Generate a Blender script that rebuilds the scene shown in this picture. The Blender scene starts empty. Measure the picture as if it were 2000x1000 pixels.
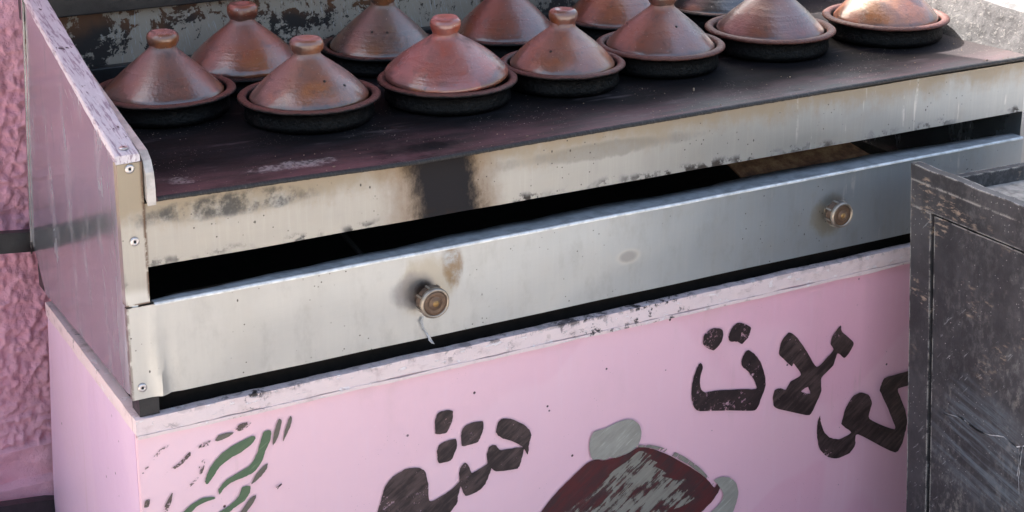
import bpy, bmesh, math, random
from mathutils import Vector, Matrix, noise as mnoise
from mathutils.geometry import tessellate_polygon
random.seed(7)
R = math.radians
scene = bpy.context.scene
COL = scene.collection

# ------------------------------------------------------------------ camera
F, PCX, PCY = 3225.0, 1000.0, 250.0          # focal length and principal point, photo pixels (2000 x 1000)
PITCH, YAW, ROLL = R(16.6), R(29.4), R(0.25)
FW = Vector((math.sin(YAW)*math.cos(PITCH), math.cos(YAW)*math.cos(PITCH), -math.sin(PITCH)))
RT = Vector((math.cos(YAW), -math.sin(YAW), 0)); UP = RT.cross(FW)
RT, UP = RT*math.cos(ROLL)+UP*math.sin(ROLL), UP*math.cos(ROLL)-RT*math.sin(ROLL)
def ray(x, y): return FW + RT*((x-PCX)/F) - UP*((y-PCY)/F)
CAM = Vector((0, 0, .62)) - ray(258, 780)*2.75
def onY(x, y, Y=0.0): d = ray(x, y); return CAM + d*((Y-CAM.y)/d.y)
def onX(x, y, X=0.0): d = ray(x, y); return CAM + d*((X-CAM.x)/d.x)
def onZ(x, y, Z=0.0): d = ray(x, y); return CAM + d*((Z-CAM.z)/d.z)

cd = bpy.data.cameras.new('camera'); cam = bpy.data.objects.new('camera', cd); COL.objects.link(cam)
cam.matrix_world = Matrix.Translation(CAM) @ Matrix((RT, UP, -FW)).transposed().to_4x4()
cd.sensor_width = 36; cd.lens = 36*F/2000; cd.shift_y = -(500-PCY)/2000
cd.clip_start = .05; cd.clip_end = 2000
scene.camera = cam
scene.render.resolution_x = 1024; scene.render.resolution_y = 512

# ------------------------------------------------------------------ sky, sun, exposure
SUN_EL, SUN_AZ = R(52), R(-20)                # azimuth from +Y (behind the stall), clockwise
w = bpy.data.worlds.new('World'); scene.world = w; w.use_nodes = True
nt = w.node_tree; sky = nt.nodes.new('ShaderNodeTexSky'); sky.sky_type = 'NISHITA'; sky.sun_disc = False
sky.sun_elevation = SUN_EL; sky.sun_rotation = SUN_AZ; sky.dust_density = 9; sky.air_density = 1.6; sky.ozone_density = 1.0
bg = nt.nodes['Background']; nt.links.new(sky.outputs[0], bg.inputs[0]); bg.inputs[1].default_value = .12
ld = bpy.data.lights.new('sun', 'SUN'); ld.energy = 4.5; ld.angle = R(.53); ld.color = (1, .94, .86)
sun = bpy.data.objects.new('sun', ld); COL.objects.link(sun)
L = Vector((math.sin(SUN_AZ)*math.cos(SUN_EL), math.cos(SUN_AZ)*math.cos(SUN_EL), math.sin(SUN_EL)))
sun.rotation_euler = L.to_track_quat('Z', 'Y').to_euler(); sun.location = (0, 6, 8)
vs = scene.view_settings
vs.view_transform = 'Standard'; vs.look = 'None'; vs.gamma = 1; vs.use_curve_mapping = False
vs.exposure = 1.95
vs.use_white_balance = True; vs.white_balance_temperature = 6200; vs.white_balance_tint = 10

# ------------------------------------------------------------------ node helper
class Mat:
    def __init__(s, name):
        s.m = bpy.data.materials.new(name); s.m.use_nodes = True
        s.nt = s.m.node_tree; s.N = s.nt.nodes; s.b = s.N['Principled BSDF']; s.out = s.N['Material Output']
        s.tc = s.N.new('ShaderNodeTexCoord'); s.O = s.tc.outputs['Object']
    def _in(s, sock, v):
        if v is None: return
        if isinstance(v, bpy.types.NodeSocket): s.nt.links.new(v, sock)
        elif isinstance(v, (tuple, list)) and len(v) == 3 and sock.type == 'RGBA': sock.default_value = (*v, 1)
        else: sock.default_value = v
    def scl(s, x, y, z, vec=None, off=(0, 0, 0)):
        n = s.N.new('ShaderNodeMapping'); s._in(n.inputs[0], vec or s.O); n.inputs['Scale'].default_value = (x, y, z); n.inputs['Location'].default_value = off
        return n.outputs[0]
    def rotz(s, ax, ang, vec=None):
        n = s.N.new('ShaderNodeVectorRotate'); n.rotation_type = ax+'_AXIS'; s._in(n.inputs['Vector'], vec or s.O); n.inputs['Angle'].default_value = ang
        return n.outputs[0]
    def noise(s, scale=5, det=5, rough=.55, vec=None, dist=0):
        n = s.N.new('ShaderNodeTexNoise'); s._in(n.inputs['Vector'], vec or s.O)
        n.inputs['Scale'].default_value = scale; n.inputs['Detail'].default_value = det; n.inputs['Roughness'].default_value = rough; n.inputs['Distortion'].default_value = dist
        return n.outputs['Fac']
    def vor(s, scale=10, vec=None, feat='F1', rnd=1):
        n = s.N.new('ShaderNodeTexVoronoi'); n.feature = feat; s._in(n.inputs['Vector'], vec or s.O); n.inputs['Scale'].default_value = scale; n.inputs['Randomness'].default_value = rnd
        return n.outputs['Distance']
    def mth(s, op, a, b=0.5, c=0.0):
        n = s.N.new('ShaderNodeMath'); n.operation = op; s._in(n.inputs[0], a); s._in(n.inputs[1], b); s._in(n.inputs[2], c); return n.outputs[0]
    def step(s, v, a, b, lo=0.0, hi=1.0):               # smooth ramp from a to b
        n = s.N.new('ShaderNodeMapRange'); n.interpolation_type = 'SMOOTHSTEP' ; s._in(n.inputs['Value'], v)
        if a > b: a, b, lo, hi = b, a, hi, lo
        n.inputs['From Min'].default_value = a; n.inputs['From Max'].default_value = b; n.inputs['To Min'].default_value = lo; n.inputs['To Max'].default_value = hi
        return n.outputs[0]
    def mul(s, *a):
        r = a[0]
        for x in a[1:]: r = s.mth('MULTIPLY', r, x)
        return r
    def add(s, *a):
        r = a[0]
        for x in a[1:]: r = s.mth('ADD', r, x)
        return r
    def mx(s, *a):
        r = a[0]
        for x in a[1:]: r = s.mth('MAXIMUM', r, x)
        return r
    def inv(s, a): return s.mth('SUBTRACT', 1.0, a)
    def mix(s, f, a, b):
        n = s.N.new('ShaderNodeMix'); n.data_type = 'RGBA'; s._in(n.inputs[0], f); s._in(n.inputs[6], a); s._in(n.inputs[7], b); return n.outputs[2]
    def ramp(s, f, stops):
        n = s.N.new('ShaderNodeValToRGB'); s._in(n.inputs[0], f); e = n.color_ramp.elements
        while len(e) < len(stops): e.new(.5)
        for i, (p, c) in enumerate(stops): e[i].position = p; e[i].color = (*c, 1)
        return n.outputs[0]
    def xyz(s, vec=None):
        n = s.N.new('ShaderNodeSeparateXYZ'); s._in(n.inputs[0], vec or s.O); return n.outputs
    def info(s, k): n = s.N.new('ShaderNodeObjectInfo'); return n.outputs[k]
    def blob(s, x, z, cx, cz, rx, rz, wob=None):        # soft ellipse mask around (cx, cz)
        dx = s.mth('DIVIDE', s.mth('SUBTRACT', x, cx), rx); dz = s.mth('DIVIDE', s.mth('SUBTRACT', z, cz), rz)
        d = s.add(s.mul(dx, dx), s.mul(dz, dz))
        if wob is not None: d = s.add(d, wob)
        return s.step(d, 1.3, .3)
    def bump(s, h, strength=.3, dist=.002, normal=None):
        n = s.N.new('ShaderNodeBump'); s._in(n.inputs['Height'], h); n.inputs['Strength'].default_value = strength; n.inputs['Distance'].default_value = dist
        if normal: s._in(n.inputs['Normal'], normal)
        return n.outputs[0]
    def set(s, **k):
        names = dict(col='Base Color', met='Metallic', rough='Roughness', nrm='Normal', spec='Specular IOR Level', coat='Coat Weight', coatr='Coat Roughness', coatn='Coat Normal', coatior='Coat IOR', aniso='Anisotropic')
        for a, v in k.items(): s._in(s.b.inputs[names[a]], v)
        return s.m
    def alpha(s, a): s._in(s.b.inputs['Alpha'], a); return s.m

# ------------------------------------------------------------------ mesh helpers
def link(name, me, mat=None, parent=None, smooth=False):
    o = bpy.data.objects.new(name, me); COL.objects.link(o)
    if mat: me.materials.append(mat)
    if smooth:
        for p in me.polygons: p.use_smooth = True
    if parent:
        o.parent = parent; o.matrix_parent_inverse = world_of(parent).inverted()
    return o
def world_of(o):
    m = o.matrix_basis.copy()
    if o.parent: m = world_of(o.parent) @ o.matrix_parent_inverse @ m
    return m
def thing(name, label, cat, loc=(0, 0, 0), group=None):
    o = bpy.data.objects.new(name, None); COL.objects.link(o); o.location = loc; o.empty_display_size = .05
    tag(o, label, cat, group); return o
def tag(o, label, cat, group=None):
    o['label'] = label; o['category'] = cat
    if group: o['group'] = group
    return o
def from_bm(name, bm, mat=None, parent=None, smooth=False, bevel=0, angle=None):
    if bevel: bmesh.ops.bevel(bm, geom=[e for e in bm.edges if len(e.link_faces) == 2 and e.calc_face_angle(0) > .6], offset=bevel, segments=2, affect='EDGES', profile=.6)
    bmesh.ops.recalc_face_normals(bm, faces=bm.faces)
    me = bpy.data.meshes.new(name); bm.to_mesh(me); bm.free()
    o = link(name, me, mat, parent, smooth)
    return o
def box_bm(x0, x1, y0, y1, z0, z1, bm=None):
    bm = bm or bmesh.new()
    bmesh.ops.create_cube(bm, size=1, matrix=Matrix.Translation(((x0+x1)/2, (y0+y1)/2, (z0+z1)/2)) @ Matrix.Diagonal((x1-x0, y1-y0, z1-z0, 1)))
    return bm
def box(name, x0, x1, y0, y1, z0, z1, mat, parent=None, bevel=.0015):
    return from_bm(name, box_bm(x0, x1, y0, y1, z0, z1), mat, parent, False, bevel)
def hexa(name, p, mat, parent=None, bevel=.0015):        # p: 8 points, bottom ring then top ring
    bm = bmesh.new(); v = [bm.verts.new(q) for q in p]
    for f in ((0, 3, 2, 1), (4, 5, 6, 7), (0, 1, 5, 4), (1, 2, 6, 5), (2, 3, 7, 6), (3, 0, 4, 7)): bm.faces.new([v[i] for i in f])
    return from_bm(name, bm, mat, parent, False, bevel)
def sheet(name, a, b, c, d, nx, ny, thick, mat, parent=None, disp=None, smooth=True):
    """slab over the quad a-b-c-d (a->b along u, a->d along v); grows 'thick' away from the visible normal"""
    a, b, c, d = map(Vector, (a, b, c, d)); n = (b-a).cross(d-a).normalized()
    bm = bmesh.new(); G = []
    for j in range(ny+1):
        row = []
        for i in range(nx+1):
            u, v = i/nx, j/ny; p = (a*(1-u)+b*u)*(1-v)+(d*(1-u)+c*u)*v
            if disp: p = p+disp(u, v, p, n)
            row.append(bm.verts.new(p))
        G.append(row)
    for j in range(ny):
        for i in range(nx): bm.faces.new((G[j][i], G[j][i+1], G[j+1][i+1], G[j+1][i]))
    rim = [G[0][i] for i in range(nx+1)]+[G[j][nx] for j in range(1, ny+1)]+[G[ny][i] for i in range(nx-1, -1, -1)]+[G[j][0] for j in range(ny-1, 0, -1)]
    back = [bm.verts.new(v.co-n*thick) for v in rim]; k = len(rim)
    for i in range(k): bm.faces.new((rim[i], back[i], back[(i+1) % k], rim[(i+1) % k]))
    bm.faces.new(back[::-1])
    me = bpy.data.meshes.new(name); bm.to_mesh(me); bm.free()
    o = link(name, me, mat, parent)
    if smooth:
        for i, p in enumerate(me.polygons): p.use_smooth = i < nx*ny
        me.set_sharp_from_angle(angle=R(40)) if hasattr(me, 'set_sharp_from_angle') else None
    return o
def lathe_me(name, prof, seg=48, wob=0.0, seed=0, closed_top=True):
    bm = bmesh.new(); rings = []
    for k, (r, z) in enumerate(prof):
        if r < 1e-5: rings.append([bm.verts.new((0, 0, z))]); continue
        ring = []
        for i in range(seg):
            t = 2*math.pi*i/seg
            q = Vector((math.cos(t)*1.3, math.sin(t)*1.3, z*18+seed*7.1))
            rr = r*(1+wob*mnoise.noise(q)); zz = z+wob*.25*r*mnoise.noise(q*1.1+Vector((5, 3, 1)))
            ring.append(bm.verts.new((rr*math.cos(t), rr*math.sin(t), zz)))
        rings.append(ring)
    for A, B in zip(rings, rings[1:]):
        for i in range(seg):
            if len(A) == 1 and len(B) == 1: continue
            if len(A) == 1: bm.faces.new((A[0], B[i], B[(i+1) % seg]))
            elif len(B) == 1: bm.faces.new((A[i], B[0], A[(i+1) % seg]))
            else: bm.faces.new((A[i], B[i], B[(i+1) % seg], A[(i+1) % seg]))
    bmesh.ops.recalc_face_normals(bm, faces=bm.faces)
    me = bpy.data.meshes.new(name); bm.to_mesh(me); bm.free(); return me
def nz(x, y, z=0): return mnoise.noise(Vector((x, y, z)))
def fbm(p, o=4): return mnoise.fractal(p, 1.0, 2.0, o)

# ------------------------------------------------------------------ materials
def m_steel_front():
    m = Mat('grimy brushed steel'); x, y, z = m.xyz()
    streak = m.noise(9, 4, .6, m.scl(1, 1, 22)); fine = m.noise(60, 3, .6, m.scl(.25, 1, 9)); vst = m.noise(14, 4, .6, m.scl(3, 1, .25))
    cloud = m.noise(3.2, 6, .6); grit = m.noise(38, 5, .65)
    warm = m.step(m.add(m.mul(cloud, .45), m.mul(x, .33)), .25, .85)  # reflected sky painted in: the steel turns bluer towards the right end
    col = m.mix(warm, (.545, .545, .535), (.40, .47, .55)); col = m.mix(m.mul(m.step(z, .80, .82), m.step(x, 0, 2, .62, .40)), col, (.29, .27, .24)); sm2 = m.noise(11, 5, .7, m.scl(1.6, 1, .8)); col = m.mix(m.step(sm2, .48, .70, 0, .28), col, (.31, .31, .31)); bs = m.noise(70, 3, .7, m.scl(2.2, 1, .10)); col = m.mix(m.step(bs, .45, .75, 0, .10), col, (.66, .66, .65))
    col = m.mix(m.step(vst, .45, .75, 0, .15), col, (.42, .42, .43))
    col = m.mix(m.step(cloud, .5, .72, 0, .35), col, (.48, .45, .40))
    apron = m.step(z, .80, .82)
    # yellow-brown baked grease along the top of the apron and near its left end
    wob = m.add(m.mul(m.mth('SUBTRACT', m.noise(7, 5, .65), .5), 1.0), m.mul(m.mth('SUBTRACT', m.noise(40, 4, .7, m.scl(1, 1, .5)), .5), .7))
    top = m.mul(apron, m.step(m.add(z, m.mul(wob, .09)), .895, .95))
    col = m.mix(m.mul(top, .75), col, (.30, .235, .15))
    soot = m.blob(x, z, .20, .93, .16, .022, m.mul(wob, 2.2)); col = m.mix(m.mul(soot, m.step(grit, .34, .6), .9), col, (.05, .047, .045))
    soot3 = m.blob(x, z, .92, .915, .20, .016, m.mul(wob, 3)); col = m.mix(m.mul(soot3, .35), col, (.1, .09, .07))
    # black burnt patch
    wx = m.add(x, m.mul(wob, .05), m.mul(m.mth('SUBTRACT', m.noise(55, 5, .75, m.scl(1, 1, .6)), .5), .05), m.mul(m.mth('SUBTRACT', z, .9), .18)); burn = m.mul(m.mul(m.step(wx, .500, .545), m.step(wx, .668, .630)), apron)
    halo = m.mul(m.mul(m.step(wx, .43, .54), m.step(wx, .72, .64)), apron)
    col = m.mix(m.mul(halo, .8), col, (.20, .125, .065)); col = m.mix(m.mul(burn, .98), col, (.022, .021, .024))
    # rust about the knobs and the scar of the lost knob
    k1 = m.blob(x, z, .548, .722, .06, .055, m.mul(wob, 2)); k1b = m.blob(x, z, .60, .757, .022, .05, m.mul(wob, 2))
    k2 = m.blob(x, z, 1.475, .695, .045, .045, m.mul(wob, 2))
    blue = m.blob(x, z, .52, .715, .045, .035, m.mul(wob, 1.2))
    col = m.mix(m.mul(k1, .45), col, (.33, .26, .15)); col = m.mix(m.mul(k1b, m.step(grit, .3, .6), .8), col, (.27, .16, .06)); col = m.mix(m.mul(blue, .6), col, (.24, .24, .27))
    col = m.mix(m.mul(k2, .6), col, (.30, .26, .17))
    sc = m.blob(x, z, .981, .694, .030, .017, m.mul(wob, .6)); sc2 = m.blob(x, z, .981, .694, .022, .012, m.mul(wob, .9))
    col = m.mix(m.mul(sc, .55), col, (.62, .60, .57)); col = m.mix(m.mul(sc2, .8), col, (.30, .27, .24))
    near1 = m.blob(x, z, .540, .706, .018, .022, m.mul(wob, 2.5)); col = m.mix(m.mul(near1, .9), col, (.08, .05, .035))
    # pits and specks, thicker at the bottom edge
    pits = m.mx(m.step(m.vor(70), .13, .07), m.step(m.vor(38, m.scl(1, 1, .6)), .075, .04)); keep = m.step(m.noise(6.5, 3, .5), .48, .56)
    edge = m.mul(apron, m.step(m.add(z, m.mul(wob, .02)), .862, .848)); keep2 = m.step(m.noise(9, 4, .6), .42, .6)
    spot = m.mx(m.mul(pits, keep, .85), m.mul(edge, keep2, m.step(grit, .47, .56)))
    col = m.mix(spot, col, (.035, .026, .022))
    seam = m.mul(m.mx(m.mul(m.step(x, .0045, .002), m.step(z, .80, .785), .6), m.mul(m.step(m.mth('ABSOLUTE', m.mth('SUBTRACT', z, .7855)), .0045, .0015), m.step(x, .052, .046)), m.mul(m.step(m.mth('ABSOLUTE', m.mth('SUBTRACT', x, .0405)), .006, .001), m.step(z, .79, .80))), m.step(m.noise(45, 4, .7), .36, .52))
    col = m.mix(m.mul(seam, .85), col, (.09, .045, .025))
    drip = m.mul(m.step(m.noise(26, 3, .5, m.scl(2.2, 1, .18)), .63, .70), m.step(x, 1.15, 1.35), m.step(grit, .42, .6)); col = m.mix(m.mul(drip, .45), col, (.78, .78, .78))
    dirt = m.mx(burn, m.mul(halo, .5), m.mul(top, .7), soot, spot, m.mul(k1b, .8), sc2)
    met = m.mth('SUBTRACT', .92, m.mul(dirt, .75))
    rough = m.add(.30, m.mul(streak, .14), m.mul(cloud, .14), m.mul(dirt, .12))
    nr = m.bump(m.add(m.mul(fine, .5), m.mul(cloud, 1.2), m.mul(spot, -.6)), .12, .002)
    return m.set(col=col, met=met, rough=m.add(rough, m.mul(burn, .2)), spec=m.mth('SUBTRACT', .5, m.mul(burn, .42)), nrm=nr)
def m_steel_side():
    m = Mat('scuffed polished steel'); x, y, z = m.xyz()
    cl = m.noise(3, 5, .55); v = m.rotz('X', .5); st = m.noise(30, 4, .6, m.scl(1, 9, .5, v)); st2 = m.noise(22, 4, .6, m.scl(1, .6, 9, m.rotz('X', -.35)))
    scr = m.mx(m.step(st, .66, .70), m.mul(m.step(st2, .69, .73), .7)); area = m.step(m.noise(4.5, 3, .5), .48, .62)
    sm = m.step(m.noise(7, 5, .6, m.scl(1, 1.6, .7)), .5, .75)
    col = m.mix(sm, (.53, .57, .61), (.40, .43, .47)); col = m.mix(m.mul(scr, area, .6), col, (.92, .92, .93))
    sp = m.mul(m.step(m.vor(55), .10, .05), m.step(m.noise(6, 2), .5, .6)); col = m.mix(sp, col, (.05, .03, .03))
    rough = m.add(.14, m.mul(cl, .10), m.mul(sm, .14), m.mul(scr, area, .2), m.mul(m.step(y, .16, .0), .12))
    nr = m.bump(m.add(m.noise(2.2, 2, .4), m.mul(st, .012)), .25, .01)
    return m.set(col=col, met=m.mth('SUBTRACT', .85, m.mul(sm, .35)), rough=rough, nrm=nr)
def m_trim():
    m = Mat('chipped lilac white paint'); x, y, z = m.xyz()
    g = m.noise(20, 5, .65, m.scl(5, .8, 2)); base = m.mix(g, (.50, .44, .49), (.66, .62, .64)); base = m.mix(m.step(m.noise(30, 5, .65, m.scl(7, .5, 2)), .50, .60), base, (.30, .23, .28))
    chip = m.mx(m.mul(m.step(m.noise(34, 4, .6, m.scl(2.2, .9, 1)), .635, .66), m.step(m.noise(6, 2), .38, .5)), m.step(m.noise(90, 3, .6), .70, .73))
    col = m.mix(chip, base, (.035, .022, .03)); ed = m.step(m.noise(45, 5, .7, m.scl(3, 1, 1)), .52, .7)
    col = m.mix(m.mul(ed, .3), col, (.85, .82, .85))
    return m.set(col=col, rough=.55, nrm=m.bump(m.add(m.mul(g, .7), m.mul(chip, -1.3)), .5, .002))
def m_griddle():
    m = Mat('seasoned black iron'); x, y, z = m.xyz()
    cl = m.noise(3.5, 6, .6); st = m.noise(9, 5, .65, m.scl(.7, 3.5, 1)); gr = m.noise(120, 4, .7)
    front = m.step(m.add(y, m.mul(m.mth('SUBTRACT', cl, .5), .25)), .16, -.02)
    col = m.mix(m.step(st, .42, .7), (.006, .0055, .0065), (.013, .0115, .014)); col = m.mix(m.mul(front, m.step(m.add(m.mul(st, .6), m.mul(cl, .4)), .38, .62), .95), col, (.105, .042, .050))
    ash = m.mul(m.step(m.noise(5, 4, .6, m.scl(.8, 3, 1)), .60, .74), .30); col = m.mix(ash, col, (.22, .18, .19))
    dust = m.step(m.add(x, m.mul(cl, .25)), 1.9, 2.12); col = m.mix(m.mul(dust, .35), col, (.13, .11, .11))
    sp = m.mul(m.step(m.vor(150), .17, .09), m.step(m.noise(8, 3, .6), .47, .63)); sp2 = m.mul(m.step(m.vor(60), .10, .05), m.step(m.noise(4, 2), .48, .6))
    col = m.mix(m.mx(m.mul(sp, .6), m.mul(sp2, .8)), col, (.45, .38, .34))
    wn = m.mul(m.mth('SUBTRACT', m.noise(26, 5, .75), .5), 7); white = m.mx(m.blob(x, y, .325, .055, .075, .022, wn), m.mul(m.blob(x, y, .125, .065, .022, .02, wn), .7)); col = m.mix(m.mul(white, m.step(gr, .35, .6), .55), col, (.42, .38, .37))
    gl = m.mul(front, m.step(cl, .32, .50)); rough = m.add(.62, m.mul(st, .2), m.mul(gr, .1), m.mul(gl, -.30))
    return m.set(col=col, rough=rough, spec=m.add(.10, m.mul(gl, .40)), nrm=m.bump(m.add(m.mul(st, .8), m.mul(gr, .5), m.mul(sp, .8)), .35, .0025))
def m_plate_edge():
    m = Mat('rough iron edge'); g = m.noise(70, 5, .7, m.scl(2.5, 1, .7))
    return m.set(col=m.ramp(g, [(.3, (.006, .006, .007)), (.6, (.025, .023, .024)), (.75, (.09, .08, .075))]), rough=.6, nrm=m.bump(g, .8, .004))
def m_clay_lid():
    m = Mat('glazed terracotta lid'); x, y, z = m.xyz(); rnd = m.info('Random'); base = m.info('Color')
    n = m.N.new('ShaderNodeVectorMath'); n.operation = 'ADD'; m.nt.links.new(m.O, n.inputs[0])
    cb = m.N.new('ShaderNodeCombineXYZ'); m.nt.links.new(m.mul(rnd, 13.0), cb.inputs[0]); m.nt.links.new(m.mul(rnd, 7.0), cb.inputs[1]); m.nt.links.new(cb.outputs[0], n.inputs[1]); v = n.outputs[0]
    cl = m.noise(9, 5, .6, v); mot = m.noise(26, 5, .65, v); ring = m.noise(60, 3, .55, m.scl(.12, .12, 2.2, v)); gr = m.noise(170, 3, .6, v)
    hs = m.N.new('ShaderNodeHueSaturation'); m._in(hs.inputs['Color'], base); hs.inputs['Hue'].default_value = .512; hs.inputs['Saturation'].default_value = 1.0; hs.inputs['Value'].default_value = 1.15
    hs2 = m.N.new('ShaderNodeHueSaturation'); m._in(hs2.inputs['Color'], base); hs2.inputs['Hue'].default_value = .49; hs2.inputs['Saturation'].default_value = .72; hs2.inputs['Value'].default_value = .72
    col = m.mix(m.step(cl, .38, .66), hs2.outputs[0], base); col = m.mix(m.step(m.noise(6, 4, .6, v), .50, .68), col, hs.outputs[0])
    col = m.mix(m.step(ring, .55, .75, 0, .35), col, hs2.outputs[0]); col = m.mix(m.step(mot, .54, .70, 0, .55), col, (.055, .026, .022))
    low = m.step(m.add(z, m.mul(m.mth('SUBTRACT', mot, .5), .05)), .030, .006)
    burn = m.mul(low, m.step(m.noise(13, 4, .6, v), .42, .60)); col = m.mix(m.mul(burn, .75), col, (.035, .02, .018))
    amber = m.mul(m.step(z, .06, .01), m.step(m.noise(7, 3, .5, v), .52, .66)); col = m.mix(m.mul(amber, .55), col, (.30, .10, .022))
    soot = m.mul(m.step(m.noise(8, 6, .72, m.scl(1, 1, .55, v)), .54, .66), m.step(mot, .36, .58)); col = m.mix(m.mul(soot, .62), col, (.030, .017, .015))
    run = m.mul(m.step(m.noise(30, 3, .55, m.scl(1.3, 1.3, .10, v)), .63, .69), m.step(z, .10, .03)); col = m.mix(m.mul(run, .55), col, (.05, .024, .016))
    sp = m.mul(m.step(m.vor(90, v), .09, .04), .7); col = m.mix(sp, col, (.62, .5, .42))
    rough = m.add(m.step(z, .0, .10, .17, .36), m.mul(mot, .12), m.mul(burn, .1), m.mul(soot, .25))
    rs = m.step(m.mth('FRACT', m.mul(rnd, 17.3)), .0, 1.0, .25, 1.15); h = m.add(m.mul(ring, rs), m.mul(gr, .40), m.mul(mot, .9))
    return m.set(col=col, rough=m.add(rough, .12), spec=.55, coat=1.0, coatior=1.7, coatr=m.add(.02, m.step(z, .0, .11, .02, .40), m.mul(mot, .16), m.mul(soot, .25)), nrm=m.bump(h, .6, .0028), coatn=m.bump(h, .5, .0022))
m_dish_bump = 1.0
def m_clay_dish():
    m = Mat('sooty clay dish'); x, y, z = m.xyz(); rnd = m.info('Random')
    v = m.scl(1, 1, 1); mot = m.noise(34, 6, .72); gr = m.noise(110, 4, .75); cl = m.noise(11, 4, .6)
    rad = m.mth('SQRT', m.add(m.mul(x, x), m.mul(y, y)))
    clay = m.mix(cl, (.075, .026, .021), (.140, .050, .037)); clay = m.mix(m.step(mot, .50, .68, 0, .75), clay, (.045, .020, .018))
    soot = m.mix(m.step(mot, .5, .75), (.004, .004, .0045), (.014, .013, .013)); soot = m.mix(m.mul(m.step(gr, .62, .74), m.step(mot, .54, .66)), soot, (.10, .09, .08))
    face = m.step(m.add(z, m.mul(m.mth('SUBTRACT', mot, .5), .010)), .0450, .0490)
    col = m.mix(face, soot, clay)
    rough = m.add(.26, m.mul(mot, .25))
    return m.set(col=col, rough=rough, spec=m.add(.20, m.mul(face, .22)), nrm=m.bump(m.add(mot, m.mul(gr, .6)), m_dish_bump, .005))
def m_plain(name, col, rough=.5, met=0, bumpy=0, var=.35):
    m = Mat(name); g = m.noise(45, 4, .6); c2 = tuple(c*(1-var) for c in col)
    nr = m.bump(m.noise(90, 4, .65), bumpy, .002) if bumpy else None
    return m.set(col=m.mix(m.step(g, .35, .7), col, c2), rough=m.add(rough-.06, m.mul(g, .14)), met=met, nrm=nr)
def m_pink_paint(name='pink enamel paint', pa=(.82, .55, .61), pb=(.74, .40, .51)):
    m = Mat(name); x, y, z = m.xyz()
    cl = m.noise(2.3, 4, .55); st = m.noise(16, 4, .6, m.scl(4, 4, .35)); gr = m.noise(55, 4, .65)
    col = m.mix(m.step(m.add(m.mul(x, .45), m.mul(cl, .3)), .15, .95), pa, pb)
    col = m.mix(m.step(st, .5, .8, 0, .16), col, (.78, .60, .70)); col = m.mix(m.step(cl, .55, .75, 0, .18), col, (.70, .50, .52))
    bl = m.step(m.noise(8, 5, .7), .66, .74); col = m.mix(m.mul(bl, .18), col, (.55, .42, .40))
    grime = m.mul(m.step(m.noise(7, 6, .7, m.scl(1, 1, .45)), .50, .72), m.step(z, .25, .56)); col = m.mix(m.mul(grime, .22), col, (.50, .36, .33))
    runs = m.mul(m.step(m.noise(26, 3, .55, m.scl(1.4, 1.4, .09)), .62, .70), m.step(m.noise(3, 2), .42, .6)); col = m.mix(m.mul(runs, .22), col, (.48, .33, .30))
    patch = m.step(m.noise(1.7, 2, .4, dist=.6), .50, .53); col = m.mix(m.mul(patch, .16), col, (.86, .66, .72))
    chips = m.mul(m.step(m.vor(22), .075, .045), m.step(m.noise(5.3, 2), .41, .47)); sp = m.mul(m.step(m.vor(120), .10, .05), m.step(m.noise(9, 3), .52, .6))
    col = m.mix(m.mx(chips, m.mul(sp, .5)), col, (.06, .03, .04))
    scr = m.mul(m.step(m.noise(40, 3, .6, m.scl(.6, 1, 7, m.rotz('Y', .5))), .70, .73), m.step(m.noise(5, 2), .5, .6)); col = m.mix(m.mul(scr, .35), col, (.85, .72, .78))
    return m.set(col=col, rough=m.add(.24, m.mul(gr, .2), m.mul(cl, .1), m.mul(grime, .15)), spec=.45, nrm=m.bump(m.add(m.mul(m.noise(5, 3, .5), 1.6), m.mul(gr, .25), m.mul(patch, .08), m.mul(chips, -.4)), .30, .005))
def m_pink_rail():
    m = Mat('chipped pale pink rail'); x, y, z = m.xyz()
    g = m.noise(24, 5, .65, m.scl(1, 1, 1.5)); col = m.mix(m.noise(3, 4), (.76, .64, .62), (.72, .56, .58)); col = m.mix(m.step(g, .52, .75, 0, .6), col, (.45, .33, .33))
    col = m.mix(m.step(m.noise(12, 4, .6), .60, .72, 0, .5), col, (.36, .26, .20))
    top = m.step(m.add(z, m.mul(m.mth('SUBTRACT', g, .5), .02)), .574, .580)
    clus = m.step(m.noise(3.2, 4, .7), .46, .62); chip = m.mx(m.mul(m.step(m.noise(48, 5, .75), .57, .60), clus), m.mul(top, m.step(m.noise(32, 5, .75, m.scl(1, 1, .4)), .50, .56), m.add(.25, clus)))
    col = m.mix(m.mul(chip, .95), col, (.035, .028, .03)); fl = m.mul(m.step(m.noise(50, 4, .6, m.scl(1, 1, 2)), .60, .66), m.inv(chip)); col = m.mix(m.mul(fl, .6), col, (.85, .80, .82))
    return m.set(col=col, rough=.48, nrm=m.bump(m.add(g, m.mul(chip, -1.0), m.mul(fl, .5)), .7, .003))
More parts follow.
